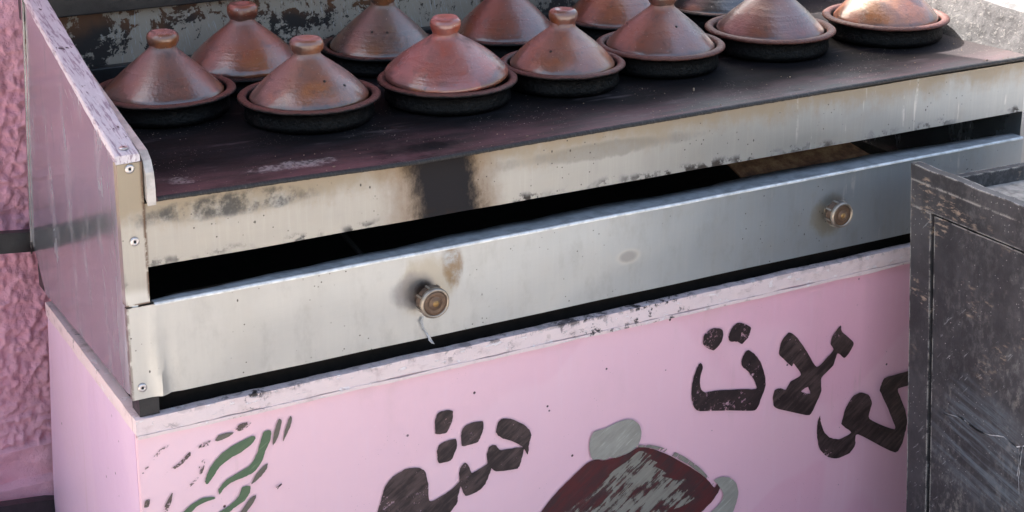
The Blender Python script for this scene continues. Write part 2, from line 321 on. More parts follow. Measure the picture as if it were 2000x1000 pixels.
def m_brush(name, a, b, wear=.62, soft=.05, streak=False):
    m = Mat(name); x, y, z = m.xyz()
    st = m.noise(14, 5, .65, m.scl(1, 1, 6, m.rotz('Y', .6))); gr = m.noise(150, 4, .7); cl = m.noise(18, 4, .6)
    col = m.mix(m.step(m.add(m.mul(st, .6), m.mul(cl, .4)), .42, .62), a, b)
    thin = m.step(m.noise(42, 4, .7, m.scl(.35, 1, 3.5, m.rotz('Y', .6))), .56, .70); col = m.mix(m.mul(thin, .22), col, tuple(min(1, c*2.6+.02) for c in b))
    if not streak: worn_st = m.noise(30, 4, .7, m.scl(.5, 1, 5, m.rotz('Y', .6))); gr = m.add(m.mul(gr, .75), m.mul(worn_st, .27))
    if streak: gr = m.noise(36, 5, .7, m.scl(.22, 1, 2.6, m.rotz('Y', .62)))
    worn = m.step(m.add(m.mul(gr, .55), m.mul(cl, .45)), wear, wear+soft)
    m.set(col=col, rough=m.add(.32, m.mul(gr, .15)), spec=.45, nrm=m.bump(m.add(st, m.mul(gr, .4)), .3, .001)); return m.alpha(m.inv(worn))
def m_box(v_grain=True):
    m = Mat('worn black paint on wood'); x, y, z = m.xyz()
    g = m.noise(18, 5, .7, m.scl(1, 1.5, .5)); f = m.noise(60, 5, .75, m.scl(1, 1.15, .75)); cl = m.noise(5, 5, .65); dg = m.noise(36, 4, .65, m.scl(1, .6, 3.5, m.rotz('X', .9)))
    col = m.mix(m.step(cl, .35, .7), (.030, .028, .031), (.075, .070, .074)); big = m.noise(3.2, 5, .65, m.scl(1, 1, .6)); col = m.mix(m.mul(m.step(f, .44, .70), m.step(big, .36, .64), .75), col, (.20, .19, .185))
    w = m.mul(m.step(g, .50, .66), m.step(f, .46, .62), m.step(big, .42, .58)); col = m.mix(m.mul(w, .7), col, (.25, .22, .19))
    tan = m.mul(m.step(m.noise(7, 4, .65), .53, .62), m.step(m.noise(48, 4, .7, m.scl(1, .7, 2.5)), .52, .6), m.step(z, .35, .6)); col = m.mix(m.mul(tan, .85), col, (.36, .27, .20))
    sc = m.mul(m.step(dg, .64, .68), m.step(m.noise(6, 3), .45, .6)); col = m.mix(m.mul(sc, .45), col, (.42, .42, .43))
    sp = m.mul(m.step(m.vor(110), .14, .08), m.step(m.noise(10, 3), .44, .58)); col = m.mix(m.mul(sp, .7), col, (.55, .53, .5))
    # pale chalky wipe marks low on the panel
    sw = m.noise(14, 5, .7, m.scl(1, .35, 5, m.rotz('X', -.22))); low = m.blob(y, z, -.40, .30, .16, .12, m.mul(m.mth('SUBTRACT', cl, .5), 3)); col = m.mix(m.mul(low, m.step(sw, .42, .66), .5), col, (.19, .225, .26))
    be = m.N.new('ShaderNodeBevel'); be.samples = 4; be.inputs['Radius'].default_value = .006; ge = m.N.new('ShaderNodeNewGeometry'); dt = m.N.new('ShaderNodeVectorMath'); dt.operation = 'DOT_PRODUCT'
    m.nt.links.new(be.outputs[0], dt.inputs[0]); m.nt.links.new(ge.outputs['Normal'], dt.inputs[1]); ed = m.mul(m.step(dt.outputs['Value'], .985, .90), m.step(m.noise(40, 4, .7), .40, .55)); col = m.mix(m.mul(ed, .85), col, (.50, .47, .43))
    return m.set(col=col, rough=m.add(.42, m.mul(f, .25)), spec=.4, nrm=m.bump(m.add(g, m.mul(f, .5), m.mul(w, -.5)), .5, .003))
def m_peel():
    m = Mat('peeling grey paint over rust'); x, y, z = m.xyz()
    g = m.noise(17, 6, .7, dist=.5); f = m.noise(75, 5, .75); sm = m.noise(2.6, 3, .55, dist=.3)
    k = m.add(m.mul(g, .62), m.mul(f, .20), m.mul(sm, .5))
    paint = m.mix(m.noise(6, 4), (.42, .37, .31), (.30, .25, .195)); paint = m.mix(m.step(m.noise(60, 4, .6, m.scl(6, 1, .5, m.rotz('Y', .2))), .58, .66, 0, .5), paint, (.50, .52, .55))
    rust = m.mix(m.noise(14, 4, .6), (.19, .075, .026), (.035, .019, .014))
    bare = m.step(m.add(k, m.mul(m.blob(x, z, .12, 1.06, .10, .10), .06)), .695, .715); deep = m.step(m.add(sm, m.mul(m.step(z, 1.09, 1.0), .2), m.mul(m.noise(20, 4, .6), .2)), .64, .80)
    col = m.mix(bare, paint, m.mix(deep, rust, (.022, .018, .018)))
    spk = m.step(m.noise(85, 4, .7, m.scl(1.6, 1, .8)), .60, .63); col = m.mix(m.mul(spk, m.step(x, .35, .7), .9), col, (.03, .016, .012))
    scr = m.step(m.noise(70, 2, .5, m.scl(2.4, 1, .12, m.rotz('Y', -.12))), .66, .69); col = m.mix(m.mul(scr, m.blob(x, z, .28, 1.03, .05, .08)), col, (.42, .44, .48))
    warm = m.step(x, .9, 1.5); col = m.mix(m.mul(warm, .7), col, (.05, .045, .045))
    return m.set(col=col, rough=.55, nrm=m.bump(m.add(m.mul(bare, -1), m.mul(f, .3)), .5, .0025))
def m_plaster():
    m = Mat('rough pink plaster'); x, y, z = m.xyz()
    cl = m.noise(5, 5, .6); gr = m.noise(60, 5, .7); gr2 = m.noise(22, 5, .65)
    col = m.mix(m.step(cl, .35, .7), (.82, .46, .56), (.72, .36, .46)); col = m.mix(m.step(gr2, .55, .75, 0, .35), col, (.80, .46, .60)); col = m.mix(m.step(gr, .6, .75, 0, .3), col, (.50, .19, .28))
    gr3 = m.noise(190, 4, .75); dirt = m.step(m.noise(3.5, 6, .7, m.scl(1, 1, .6)), .52, .72); col = m.mix(m.mul(dirt, .22), col, (.42, .19, .25))
    return m.set(col=col, rough=.95, spec=.08, nrm=m.bump(m.add(gr, m.mul(gr2, .9), m.mul(gr3, .8)), .9, .006))
def m_rust_sheet():
    m = Mat('rusty brown sheet'); g = m.noise(16, 6, .7); f = m.noise(70, 4, .7)
    return m.set(col=m.ramp(m.add(m.mul(g, .75), m.mul(f, .25)), [(.35, (.05, .022, .014)), (.5, (.26, .12, .06)), (.62, (.46, .26, .13)), (.75, (.16, .08, .055))]), rough=.7, nrm=m.bump(m.add(g, f), .6, .003))
def m_ground():
    m = Mat('dusty pale paving'); cl = m.noise(.6, 6, .65); g = m.noise(20, 5, .7)
    col = m.mix(cl, (.46, .42, .37), (.36, .33, .30)); col = m.mix(m.step(g, .5, .75, 0, .5), col, (.27, .25, .23))
    return m.set(col=col, rough=.85, nrm=m.bump(m.add(g, cl), .4, .01))
def m_ashy():
    m = Mat('ash grey dirty sheet'); g = m.noise(34, 6, .75); cl = m.noise(12, 4, .6); sp = m.step(m.noise(95, 4, .7), .56, .62)
    col = m.ramp(m.add(m.mul(g, .6), m.mul(cl, .4)), [(.36, (.012, .011, .012)), (.47, (.07, .066, .068)), (.60, (.13, .125, .125)), (.75, (.20, .19, .18))])
    return m.set(col=m.mix(m.mul(sp, .35), col, (.3, .28, .26)), rough=.6, nrm=m.bump(m.add(g, m.mul(sp, .4)), .6, .004))

MS = dict(front=m_steel_front(), side=m_steel_side(), trim=m_trim(), plate=m_griddle(), edge=m_plate_edge(), lid=m_clay_lid(), dish=m_clay_dish(),
          pink=m_pink_paint(), lilac=m_pink_paint('pink enamel with skylight tint', (.70, .50, .66), (.66, .46, .62)), rail=m_pink_rail(), box=m_box(), peel=m_peel(), plaster=m_plaster(), rust=m_rust_sheet(), ground=m_ground(), ashy=m_ashy(),  # second pink, for the cabinet side, has bluish skylight mixed into its colour
          black=m_plain('black painted metal', (.018, .017, .02), .42, 0, .4), soot=m_plain('sooty inner metal', (.012, .008, .007), .95, 0, 0),
          timber=m_plain('charred dark steel', (.020, .020, .022), .38, 0, .5), hole=m_plain('dark hole', (.006, .005, .005), .8),
          rivet=m_plain('dull rivet', (.62, .58, .58), .35, .8), chrome=m_plain('bright edge strip', (.68, .66, .64), .22, .95),
          boxtop=m_plain('weathered grey board', (.30, .285, .27), .7, 0, .6, .5), knob=m_plain('worn brown bakelite', (.14, .085, .055), .38, .3, .3), knobring=m_plain('knob metal ring', (.42, .36, .30), .33, .85, .2), brass=m_plain('worn brass', (.34, .20, .075), .4, .6),
          sky_blocker=m_plain('dark grey sky blocker', (.10, .085, .08), .8), pipe=m_plain('greasy gas pipe', (.16, .12, .09), .5, .4, .4), lipedge=m_plain('painted fold highlight', (.80, .80, .80), .35, .3), lip=m_plain('steel with painted sky tint', (.46, .48, .51), .5, .25, .2), flange=m_plain('heat bleached sheet', (.56, .52, .49), .5, .2, .3, .3), plastic=m_plain('clear plastic shred', (.75, .75, .77), .3), crumb=m_plain('crumbs', (.42, .31, .22), .7, 0, 0, .6),
          fly=m_plain('fly body', (.03, .02, .018), .4), wing=m_plain('fly wing', (.16, .12, .12), .3),
          ink=m_brush('brown black brush paint', (.022, .013, .014), (.085, .054, .052), .585), ink2=m_brush('scuffed brown black brush paint', (.020, .012, .014), (.045, .026, .028), .545, .06),
          green=m_brush('green brush paint', (.085, .135, .075), (.105, .150, .085), .635), gbrown=m_brush('grey green brush paint', (.115, .100, .080), (.15, .135, .11), .60),
          dry=m_brush('dry brush paint', (.10, .072, .062), (.16, .12, .10), .475, .05),
          grey=m_brush('grey brush paint', (.27, .255, .225), (.335, .32, .285), .66), maroon=m_brush('maroon brush paint', (.085, .013, .015), (.045, .018, .021), .66),
          greyscr=m_brush('streaky grey brush paint', (.235, .22, .19), (.17, .145, .125), .485, .06, True))

# ------------------------------------------------------------------ ground and wall
GZ = -.12
bm = bmesh.new(); bmesh.ops.create_grid(bm, x_segments=2, y_segments=2, size=400)
g = from_bm('ground', bm, MS['ground']); g.location.z = GZ; g['kind'] = 'structure'

WY, WX1, WH = .88, 1.50, 4.2; WT = .25; WX0 = -1.3
house = thing('plaster_wall', 'rough pink plastered wall with a stepped plinth behind the stove', 'wall', (.1, WY+.1, GZ))
def wall_disp(x, z):
    p = Vector((x, 0, z)); r = 0
    if z > .14:
        amp = 1.0 if z < 1.02 else max(.25, 1-(z-1.02)*9)
        r = amp*(.010*fbm(p*8, 4)+.005*abs(fbm(p*30, 4))+.009*fbm(p*62, 5))
        r += .010*amp*max(0, nz(x*7, z*9, 3)-.15)-.020*amp*max(0, nz(x*45, z*45, 8)-.38)
    else: r = .003*fbm(p*9, 4)+.028+(.010 if z < .06 else -.012+.010*nz(x*14, z*30, 9))
    return r
bm = bmesh.new(); xs = [WX0]+[-1.25+i*.01 for i in range(0, 100)]+[-.25+i*.0036 for i in range(125)]+[.25, .35, .5, 1, 1.4, WX1]; zs = [GZ-.02, GZ*.8, GZ*.6]+[GZ*.4+i*.0038 for i in range(0, 360)]+[1.36, 1.45, 1.6, 2, 2.6, 3.4, WH]
G = [[bm.verts.new((x, WY-wall_disp(x, z), z)) for x in xs] for z in zs]
for j in range(len(zs)-1):
    for i in range(len(xs)-1): bm.faces.new((G[j][i], G[j][i+1], G[j+1][i+1], G[j+1][i]))
A = [bm.verts.new((x, WY+WT, z)) for x, z in ((WX0, GZ-.02), (WX1, GZ-.02), (WX1, WH), (WX0, WH))]
bm.faces.new([r[-1] for r in G]+[A[2], A[1]]); bm.faces.new([r[0] for r in reversed(G)]+[A[0], A[3]]); bm.faces.new(G[-1][::-1]+[A[3], A[2]][::1] if False else list(G[-1])+[A[2], A[3]]); bm.faces.new([A[0], A[1], A[2], A[3]])
from_bm('wall', bm, MS['plaster'], house, True)
box('sky_blocker', -.30, 1.50, -.50, WY-.012, 2.55, 2.67, MS['sky_blocker'], house, .01)  # unseen slab, added to keep the overhead sky off the lids

# black rack standing against the wall beside the stove
rack = thing('metal_rack', 'black metal rack with bare rails standing against the pink wall', 'rack', (-.35, .80, GZ))
def rail(name, p, q, hw, hh):
    p, q = Vector(p), Vector(q); d = (q-p).normalized(); s = d.cross(Vector((0, 0, 1))).normalized()*hw; u = Vector((0, 0, hh))
    pts = [p-s-u, p+s-u, q+s-u, q-s-u, p-s+u, p+s+u, q+s+u, q-s+u]; return hexa(name, pts, MS['black'], rack, .002)
e0, e1 = onY(66, 469, .845), onY(0, 473.5, .80); d = e1-e0
rail('rail', e0, e0+d*9, .014, .022)
f0, f1 = onY(112, 985, .835), onY(0, 1001, .79); d2 = f1-f0
rail('rail', f0, f0+d2*5, .014, .020)
for t in (3.2, 8.6):
    p = e0+d*t; box('leg', p.x-.012, p.x+.012, p.y+.015, p.y+.039, GZ, p.z+.02, MS['black'], rack, .002)

# ------------------------------------------------------------------ pink cabinet
XL, XR, YB = .0, 2.02, .77
def backX(z): return .036
cab = thing('cabinet', 'pink painted cabinet with brush lettering and a painted tagine carrying the steel stove', 'cabinet', (1.0, .38, GZ))
def warp(a):
    return lambda u, v, p, n: n*(a*nz(p.x*2.1, p.z*3+p.y*2, 1.7)+a*.5*nz(p.x*6, p.z*5, 4))
zc = .553
sheet('front_panel', (.004, 0, GZ), (XR, 0, GZ), (XR, 0, zc), (.004, 0, zc), 60, 20, .012, MS['pink'], cab, warp(.0012))
def rail_disp(u, v, p, n):
    return n*(.0012*nz(p.x*14, p.z*60))+Vector((0, 0, (.0018*nz(p.x*9, 2)+.001*nz(p.x*40, 7))*(1 if v > .5 else 1.3)))
sheet('top_rail', (.002, -.005, .5535), (XR, -.005, .5505), (XR, -.005, .583), (.002, -.005, .582), 300, 4, .02, MS['rail'], cab, rail_disp)
sheet('rail_bead', (.004, -.0068, .5462), (XR, -.0068, .5432), (XR, -.0068, .5496), (.004, -.0068, .5526), 300, 3, .012, MS['rail'], cab, lambda u, v, p, n: n*.0016*nz(p.x*16, 3)+Vector((0, 0, .0022*nz(p.x*11, 5+v*2)+.0008*nz(p.x*50, v))))
# side panel (its rear edge stands a little in from the front corner) and its pale top strip
b_t, b_b = onX(90, 590, .036), onX(104, 970, .036)
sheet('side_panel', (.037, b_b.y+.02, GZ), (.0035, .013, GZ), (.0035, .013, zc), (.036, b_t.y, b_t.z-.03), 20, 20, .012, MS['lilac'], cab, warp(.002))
sheet('side_rail', (.034, b_t.y, b_t.z-.029), (.0015, .016, zc+.001), (.0015, .016, .581), (.034, b_t.y, b_t.z), 30, 3, .02, MS['rail'], cab, lambda u, v, p, n: n*.0012*nz(p.y*20, p.z*60))
box('back_panel', .05, XR, b_t.y-.012, b_t.y, GZ, .50, MS['pink'], cab)
sheet('right_panel', (XR, 0.013, GZ), (XR, b_t.y-.013, GZ), (XR, b_t.y-.013, .56), (XR, .013, .56), 4, 4, .012, MS['pink'], cab)
hexa('top_board', [(.03, .017, .525), (XR-.013, .017, .525), (XR-.013, b_t.y-.013, .485), (.05, b_t.y-.013, .485), (.03, .017, .54), (XR-.013, .017, .54), (XR-.013, b_t.y-.013, .50), (.05, b_t.y-.013, .50)], MS['soot'], cab)

# painted marks: outlines traced in photo pixels, laid on the front panel
def smooth_loop(pts, sub=5, jit=.5, corner=.0):
    n = len(pts); out = []
    for i in range(n):
        p0, p1, p2, p3 = [Vector(pts[(i+k-1) % n]) for k in range(4)]
        for s in range(sub):
            t = s/sub; t2, t3 = t*t, t*t*t
            q = .5*((2*p1)+(p2-p0)*t*.8+(2*p0*.8-(2+.8*2-1.6+.6)*p1*0-0*p1)*0)
            # cardinal spline, tension .6
            m1 = (p2-p0)*.32; m2 = (p3-p1)*.32
            q = (2*t3-3*t2+1)*p1+(t3-2*t2+t)*m1+(-2*t3+3*t2)*p2+(t3-t2)*m2
            q += Vector((nz(q.x*.35, q.y*.35, 1), nz(q.x*.35, q.y*.35, 9)))*jit*1.6+Vector((random.uniform(-jit, jit), random.uniform(-jit, jit)))*.6
            out.append(q)
    return out
def mark(name, loops, mat, off, label=None, tr=None, jit=.5):
    ls = []
    for lp in loops:
        lp = [tr(*p) for p in lp] if tr else lp
        ls.append([onY(q.x, q.y, -off) for q in smooth_loop(lp, 5, jit)])
    tris = tessellate_polygon(ls); co = [c for l in ls for c in l]
    bm = bmesh.new(); vv = [bm.verts.new(c) for c in co]
    for t in tris:
        try: bm.faces.new([vv[i] for i in t])
        except ValueError: pass
    for f in bm.faces:
        f.normal_update()
        if f.normal.y > 0: f.normal_flip()
    me = bpy.data.meshes.new(name); bm.to_mesh(me); bm.free()
    o = link(name, me, mat, cab)
    if label: o['label'] = label
    return o
T1_ = lambda x, y: (700+x/4, 750+y/4)
for lp in ([(600, 285), (625, 225), (690, 205), (738, 212), (735, 280), (712, 340), (685, 382), (605, 390), (600, 340)],
           [(803, 400), (815, 350), (860, 312), (970, 290), (975, 360), (955, 410), (930, 455), (820, 487), (805, 460)],
           [(615, 520), (630, 480), (670, 450), (760, 428), (770, 490), (740, 570), (715, 600), (630, 618), (618, 570)]):
    mark('painted_dot', [lp], MS['ink'], .0026, None, T1_)
mark('painted_letter', [[(1078, 350), (1095, 295), (1130, 270), (1200, 275), (1290, 315), (1340, 365), (1352, 405), (1337, 450), (1325, 548), (1300, 515), (1278, 487), (1200, 447), (1130, 425), (1095, 405), (1078, 380)]], MS['ink'], .0026, None, T1_)
mark('painted_letter', [[(1003, 560), (1020, 500), (1045, 478), (1075, 480), (1110, 515), (1200, 503), (1292, 495), (1277, 580), (1257, 645), (1230, 665), (1080, 682), (1040, 660), (1032, 690), (1012, 735), (985, 790), (940, 835), (845, 875), (820, 852), (800, 800), (778, 880), (772, 930), (720, 1000), (640, 1120),
      (130, 1120), (150, 1000), (180, 900), (210, 800), (270, 725), (380, 662), (480, 657), (525, 690), (545, 780), (550, 903), (580, 912), (700, 845), (785, 768), (787, 700), (800, 650), (835, 615), (868, 650), (885, 695), (940, 667), (1008, 622)]], MS['ink'], .0026, None, T1_)
T2_ = lambda x, y: (1320+x/3.125, 600+y/3.125)
for lp in ([(165, 220), (180, 160), (230, 128), (280, 135), (290, 165), (280, 210), (235, 262), (195, 250)], [(322, 180), (340, 130), (375, 97), (415, 100), (458, 125), (445, 180), (405, 225), (375, 210), (330, 208)]):
    mark('painted_dot', [lp], MS['ink2'], .0026, None, T2_)
mark('painted_letter', [[(155, 342), (165, 365), (148, 440), (152, 495), (178, 520), (250, 508), (400, 500), (490, 498), (480, 450), (440, 390), (405, 360), (402, 325), (418, 285), (440, 262), (480, 285), (520, 340), (545, 420), (548, 480), (525, 545), (500, 610), (470, 632), (300, 630), (150, 635), (115, 615), (97, 560), (98, 480), (115, 410), (140, 350)]], MS['ink2'], .0026, None, T2_)
mark('painted_letter', [[(630, 280), (645, 210), (690, 155), (740, 185), (800, 270), (860, 365), (930, 300), (963, 258), (945, 225), (955, 180), (985, 135), (1008, 112), (1015, 150), (1085, 215), (1070, 260), (1030, 310), (988, 282), (960, 355), (890, 430), (888, 510), (860, 580), (825, 650), (795, 658), (640, 625), (600, 605), (592, 550), (605, 505), (640, 495), (672, 503), (700, 455), (765, 412), (720, 345), (705, 360), (640, 300)],
      [(765, 515), (805, 487), (820, 528)]], MS['ink'], .0026, None, T2_, .35)
mark('painted_letter', [[(880, 662), (885, 700), (905, 760), (940, 795), (1000, 805), (1070, 765), (1015, 720), (1015, 690), (1040, 610), (1080, 545), (1130, 520), (1180, 540), (1197, 590), (1182, 682), (1335, 745), (1315, 670), (1260, 540), (1245, 505), (1255, 470), (1280, 430), (1420, 390), (1560, 345), (1560, 430), (1420, 477), (1355, 503), (1395, 610), (1412, 700), (1395, 780), (1340, 888), (1110, 775), (1095, 840), (1060, 890), (990, 922), (930, 915), (880, 870), (862, 780), (865, 710)]], MS['ink'], .0026, None, T2_)
T3_ = lambda x, y: (1040+x/4.545, 780+y/4.545)
mark('painted_tagine_body', [[(80, 1000), (150, 900), (300, 740), (480, 570), (560, 535), (640, 540), (800, 500), (945, 425), (1050, 435), (1200, 490), (1400, 600), (1540, 700), (1610, 780), (1640, 750), (1665, 790), (1600, 900), (1500, 1000), (1350, 1150), (-20, 1150)]], MS['maroon'], .0026, 'dark red painted tagine body', T3_)
mark('painted_highlight', [[(950, 460), (1060, 500), (1020, 520), (1110, 560), (1080, 590), (1190, 650), (1150, 680), (1275, 715), (1380, 710), (1290, 790), (1440, 800), (1390, 850), (1440, 880), (1300, 960), (1180, 1000), (1100, 1100), (200, 1100), (300, 985), (420, 900), (500, 840), (590, 750), (650, 680), (800, 580)]], MS['greyscr'], .0034, 'streaky grey highlight', T3_, .9)
mark('painted_outline', [[(945, 408), (1050, 405), (1200, 440), (1350, 510), (1500, 620), (1610, 750), (1612, 782), (1540, 700), (1400, 590), (1200, 480), (1050, 430), (945, 425)]], MS['greyscr'], .0034, None, T3_, .2)
mark('painted_handle', [[(1610, 720), (1680, 688), (1750, 695), (1805, 740), (1828, 830), (1805, 930), (1780, 1000), (1750, 1080), (1520, 1080), (1640, 950), (1680, 900), (1695, 840), (1668, 790), (1640, 750)]], MS['grey'], .0036, None, T3_, .3)
mark('painted_knob', [[(505, 440), (510, 370), (545, 290), (640, 260), (740, 210), (830, 180), (900, 185), (950, 230), (968, 290), (955, 370), (930, 415), (860, 470), (740, 520), (690, 515), (640, 540), (600, 530), (530, 530)]], MS['grey'], .0036, None, T3_, .3)
T4_ = lambda x, y: (240+x/4.545, 780+y/4.545)
for k, lp in (('green', [(1175, 330), (1150, 325), (1090, 350), (960, 420), (870, 490), (800, 570), (755, 650), (730, 730), (750, 755), (800, 690), (860, 600), (960, 520), (1050, 470), (1140, 400), (1175, 350)]),
              ('green', [(1280, 275), (1315, 280), (1310, 360), (1265, 460), (1230, 560), (1170, 640), (1080, 690), (960, 740), (890, 800), (860, 845), (850, 800), (920, 715), (1010, 660), (1130, 585), (1190, 480), (1235, 330), (1250, 290)]),
              ('green', [(1060, 780), (1130, 770), (1125, 830), (1080, 900), (980, 970), (900, 1040), (780, 1060), (860, 1000), (960, 930), (1030, 860)]),
              ('green', [(540, 1000), (600, 940), (700, 880), (800, 865), (820, 880), (740, 910), (660, 950), (600, 1010), (560, 1050), (500, 1050)]),
              ('gbrown', [(1385, 175), (1410, 190), (1390, 290), (1360, 370), (1330, 405), (1340, 310), (1365, 220)]), ('gbrown', [(1490, 145), (1500, 180), (1480, 260), (1430, 360), (1420, 365), (1440, 270), (1470, 180)]),
              ('gbrown', [(1285, 570), (1270, 630), (1200, 710), (1140, 755), (1180, 670), (1240, 600)]), ('gbrown', [(1180, 850), (1170, 900), (1100, 1000), (1080, 1040), (1020, 1040), (1060, 980), (1120, 890)]),
              ('dry', [(660, 430), (720, 380), (780, 365), (815, 380), (760, 410), (690, 435)]), ('gbrown', [(820, 370), (850, 320), (930, 295), (985, 295), (950, 325), (880, 360)]), ('dry', [(1000, 270), (1040, 220), (1120, 200), (1140, 210), (1100, 250), (1040, 280)]),
              ('dry', [(545, 820), (570, 780), (640, 700), (690, 560), (730, 530), (725, 590), (700, 660), (640, 740)]), ('dry', [(310, 715), (330, 680), (420, 620), (500, 560), (590, 470), (600, 500), (520, 580), (430, 640), (340, 710)]),
              ('dry', [(170, 660), (220, 580), (290, 490), (350, 430), (420, 400), (330, 480), (270, 560), (210, 650)]), ('dry', [(350, 1000), (380, 930), (435, 830), (440, 860), (420, 950), (390, 1010)]), ('dry', [(190, 960), (200, 900), (240, 890), (230, 950)])):
    mark('painted_leaf', [lp], MS[k], .0026, None, T4_, .45)

# ------------------------------------------------------------------ steel stove
ZP = .964                                       # griddle top
stove = thing('stove', 'long steel gas stove with a black griddle top on the pink cabinet', 'stove', (1.0, .38, .58))
bt, bm_, bb0, bb1 = onX(48, 3, .036), onX(62, 470, .036), onX(75, 518, .036), onX(88, 572, .036)
# left side panel: front corner to rear edge with a clipped lower rear corner
def poly_slab(name, pts, n, thick, mat, parent, sub=5, warpa=.0):
    bm = bmesh.new(); f = bm.faces.new([bm.verts.new(p) for p in pts])
    ext = bmesh.ops.extrude_face_region(bm, geom=[f]); bmesh.ops.translate(bm, verts=[v for v in ext['geom'] if isinstance(v, bmesh.types.BMVert)], vec=Vector(n)*thick)
    return from_bm(name, bm, mat, parent, False, .001)
sheet('side_panel', (.036, bb1.y, bb1.z), (.0, 0, .622), (.0, 0, 1.032), (.036, bt.y, bt.z), 90, 30, .010, MS['side'], stove, lambda u, v, p, n: n*(.004*math.sin(v*3.1)*math.sin(u*3.1)*nz(p.y*3, p.z*3, 2)+.0012*nz(p.y*8, p.z*8)-.010*max(0, (u-.955)/.045)**2))
poly_slab('rear_gusset', [(.0365, bb1.y+.0005, bb1.z+.002), (.0365, bb0.y, bb0.z), (.0365, bm_.y, bm_.z), (.0365, bt.y+.0005, bt.z-.002)], (1, 0, 0), .008, MS['side'], stove)
hexa('edge_strip', [(.0325, bm_.y+.003, bm_.z-.03), (.036, bm_.y+.003, bm_.z-.03), (.036, bm_.y+.010, bm_.z-.03), (.0325, bm_.y+.010, bm_.z-.03), (.0325, bt.y+.004, bt.z+.02), (.036, bt.y+.004, bt.z+.02), (.036, bt.y+.011, bt.z+.02), (.0325, bt.y+.011, bt.z+.02)], MS['chrome'], stove)
box('foot', .037, .060, bb1.y+.012, bb1.y+.055, bb1.z-.004, bb1.z+.05, MS['black'], stove, .004)
def slat_disp(a):
    return lambda u, v, p, n: Vector((a*nz(p.y*13, p.z*9, 5), 0, a*.6*nz(p.y*17, p.x*40, 3)))
# painted trim bar along the top of the side panel
q0, q1 = Vector((-.002, -.004, 1.031)), Vector((.034, bt.y, bt.z))
def trim_bar(name, a, b, wdt, hgt, mat):
    bm = bmesh.new(); rings = []; N = 60
    for i in range(N+1):
        t = i/N; p = a.lerp(b, t); w_ = [(-0, 0), (wdt, .001), (wdt, hgt), (wdt*.93, hgt+.002), (wdt*.08, hgt+.002), (0, hgt)]
        rings.append([bm.verts.new(p+Vector((x+.0009*nz(t*22, k*3.3), 0, z+.0012*nz(t*19, k*2.1, 4)))) for k, (x, z) in enumerate(w_)])
    for A_, B_ in zip(rings, rings[1:]):
        for k in range(6): bm.faces.new((A_[k], A_[(k+1) % 6], B_[(k+1) % 6], B_[k]))
    bm.faces.new(rings[0][::-1]); bm.faces.new(rings[-1])
    return from_bm(name, bm, mat, stove)
trim_bar('trim_bar', q0, q1, .040, .012, MS['trim'])
# front post, apron, control panel
sheet('front_post', (.0, -.002, .786), (.040, -.002, .786), (.041, -.002, 1.030), (.0, -.002, 1.030), 8, 24, .02, MS['front'], stove, lambda u, v, p, n: n*.0012*nz(p.x*20, p.z*9))
def apron_disp(u, v, p, n): return n*(.0022*nz(p.x*3.2, p.z*6, 3)+.001*nz(p.x*9, p.z*12))+Vector((0, 0, .0012*nz(p.x*6, 1)))
sheet('apron', (.0405, .006, .845), (XR, .006, .841), (XR, .006, .955), (.0405, .006, .955), 120, 14, .010, MS['front'], stove, apron_disp)
panel = None
def panel_disp(u, v, p, n):
    d = .0026*nz(p.x*2.2, p.z*5, 8)+.0009*nz(p.x*8, p.z*12, 2)
    cz = (p.z-.622)/.16; cx = .052-.012*cz+.018*max(0, .45-cz)*0
    d += .0065*math.exp(-((p.x-cx)/.010)**2)*max(0, min(1, 1.15-cz*1.15))*1.0-.003*math.exp(-((p.x-cx-.016)/.012)**2)*(1-cz)
    return n*d+Vector((0, 0, .0012*nz(p.x*5, 3)))
panel = sheet('control_panel', (.0, -.003, .618), (XR, -.003, .613), (XR, -.003, .783), (.0, -.003, .783), 240, 18, .012, MS['front'], stove, panel_disp)
# folded lip of the control panel
bm = bmesh.new(); N = 160; rows = []
for i in range(N+1):
    x = .046+(XR-.05)*i/N; t = (x-.046)/XR; dep = min(.058, .012+.09*t**.8)*(1+.16*nz(x*4, 6))+.004*nz(x*17, 2)
    if x > 1.62: dep *= max(.25, 1-(x-1.62)*1.2)
    zz = .783+.0012*nz(x*5, 3); bow = .0009*nz(x*9, 4)
    rows.append([bm.verts.new(c) for c in ((x, -.004, zz), (x, -.0025, zz+.0022), (x, .002, zz+.003), (x, dep*.5, zz+.003+bow), (x, dep, zz+.002+bow*2), (x, dep, zz-.001+bow*2), (x, -.001, zz-.0015))])
for A_, B_ in zip(rows, rows[1:]):
    for k in range(6): bm.faces.new((A_[k], B_[k], B_[k+1], A_[k+1]))
from_bm('panel_lip', bm, MS['lip'], stove, True)  # blue grey base colour imitates the sky reflected in the lip
bm = bmesh.new(); rows = []
for i in range(N+1):
    x = .046+(XR-.05)*i/N; zz = .783+.0012*nz(x*5, 3)
    rows.append([bm.verts.new(c) for c in ((x, -.0072, zz-.0024), (x, -.0074, zz+.0006), (x, -.0052, zz+.0030), (x, -.002, zz+.0037), (x, -.002, zz+.0005))])
for A_, B_ in zip(rows, rows[1:]):
    for k in range(4): bm.faces.new((A_[k], B_[k], B_[k+1], A_[k+1]))
from_bm('lip_edge', bm, MS['lipedge'], stove, True)  # whitish strip paints the bright highlight along the fold
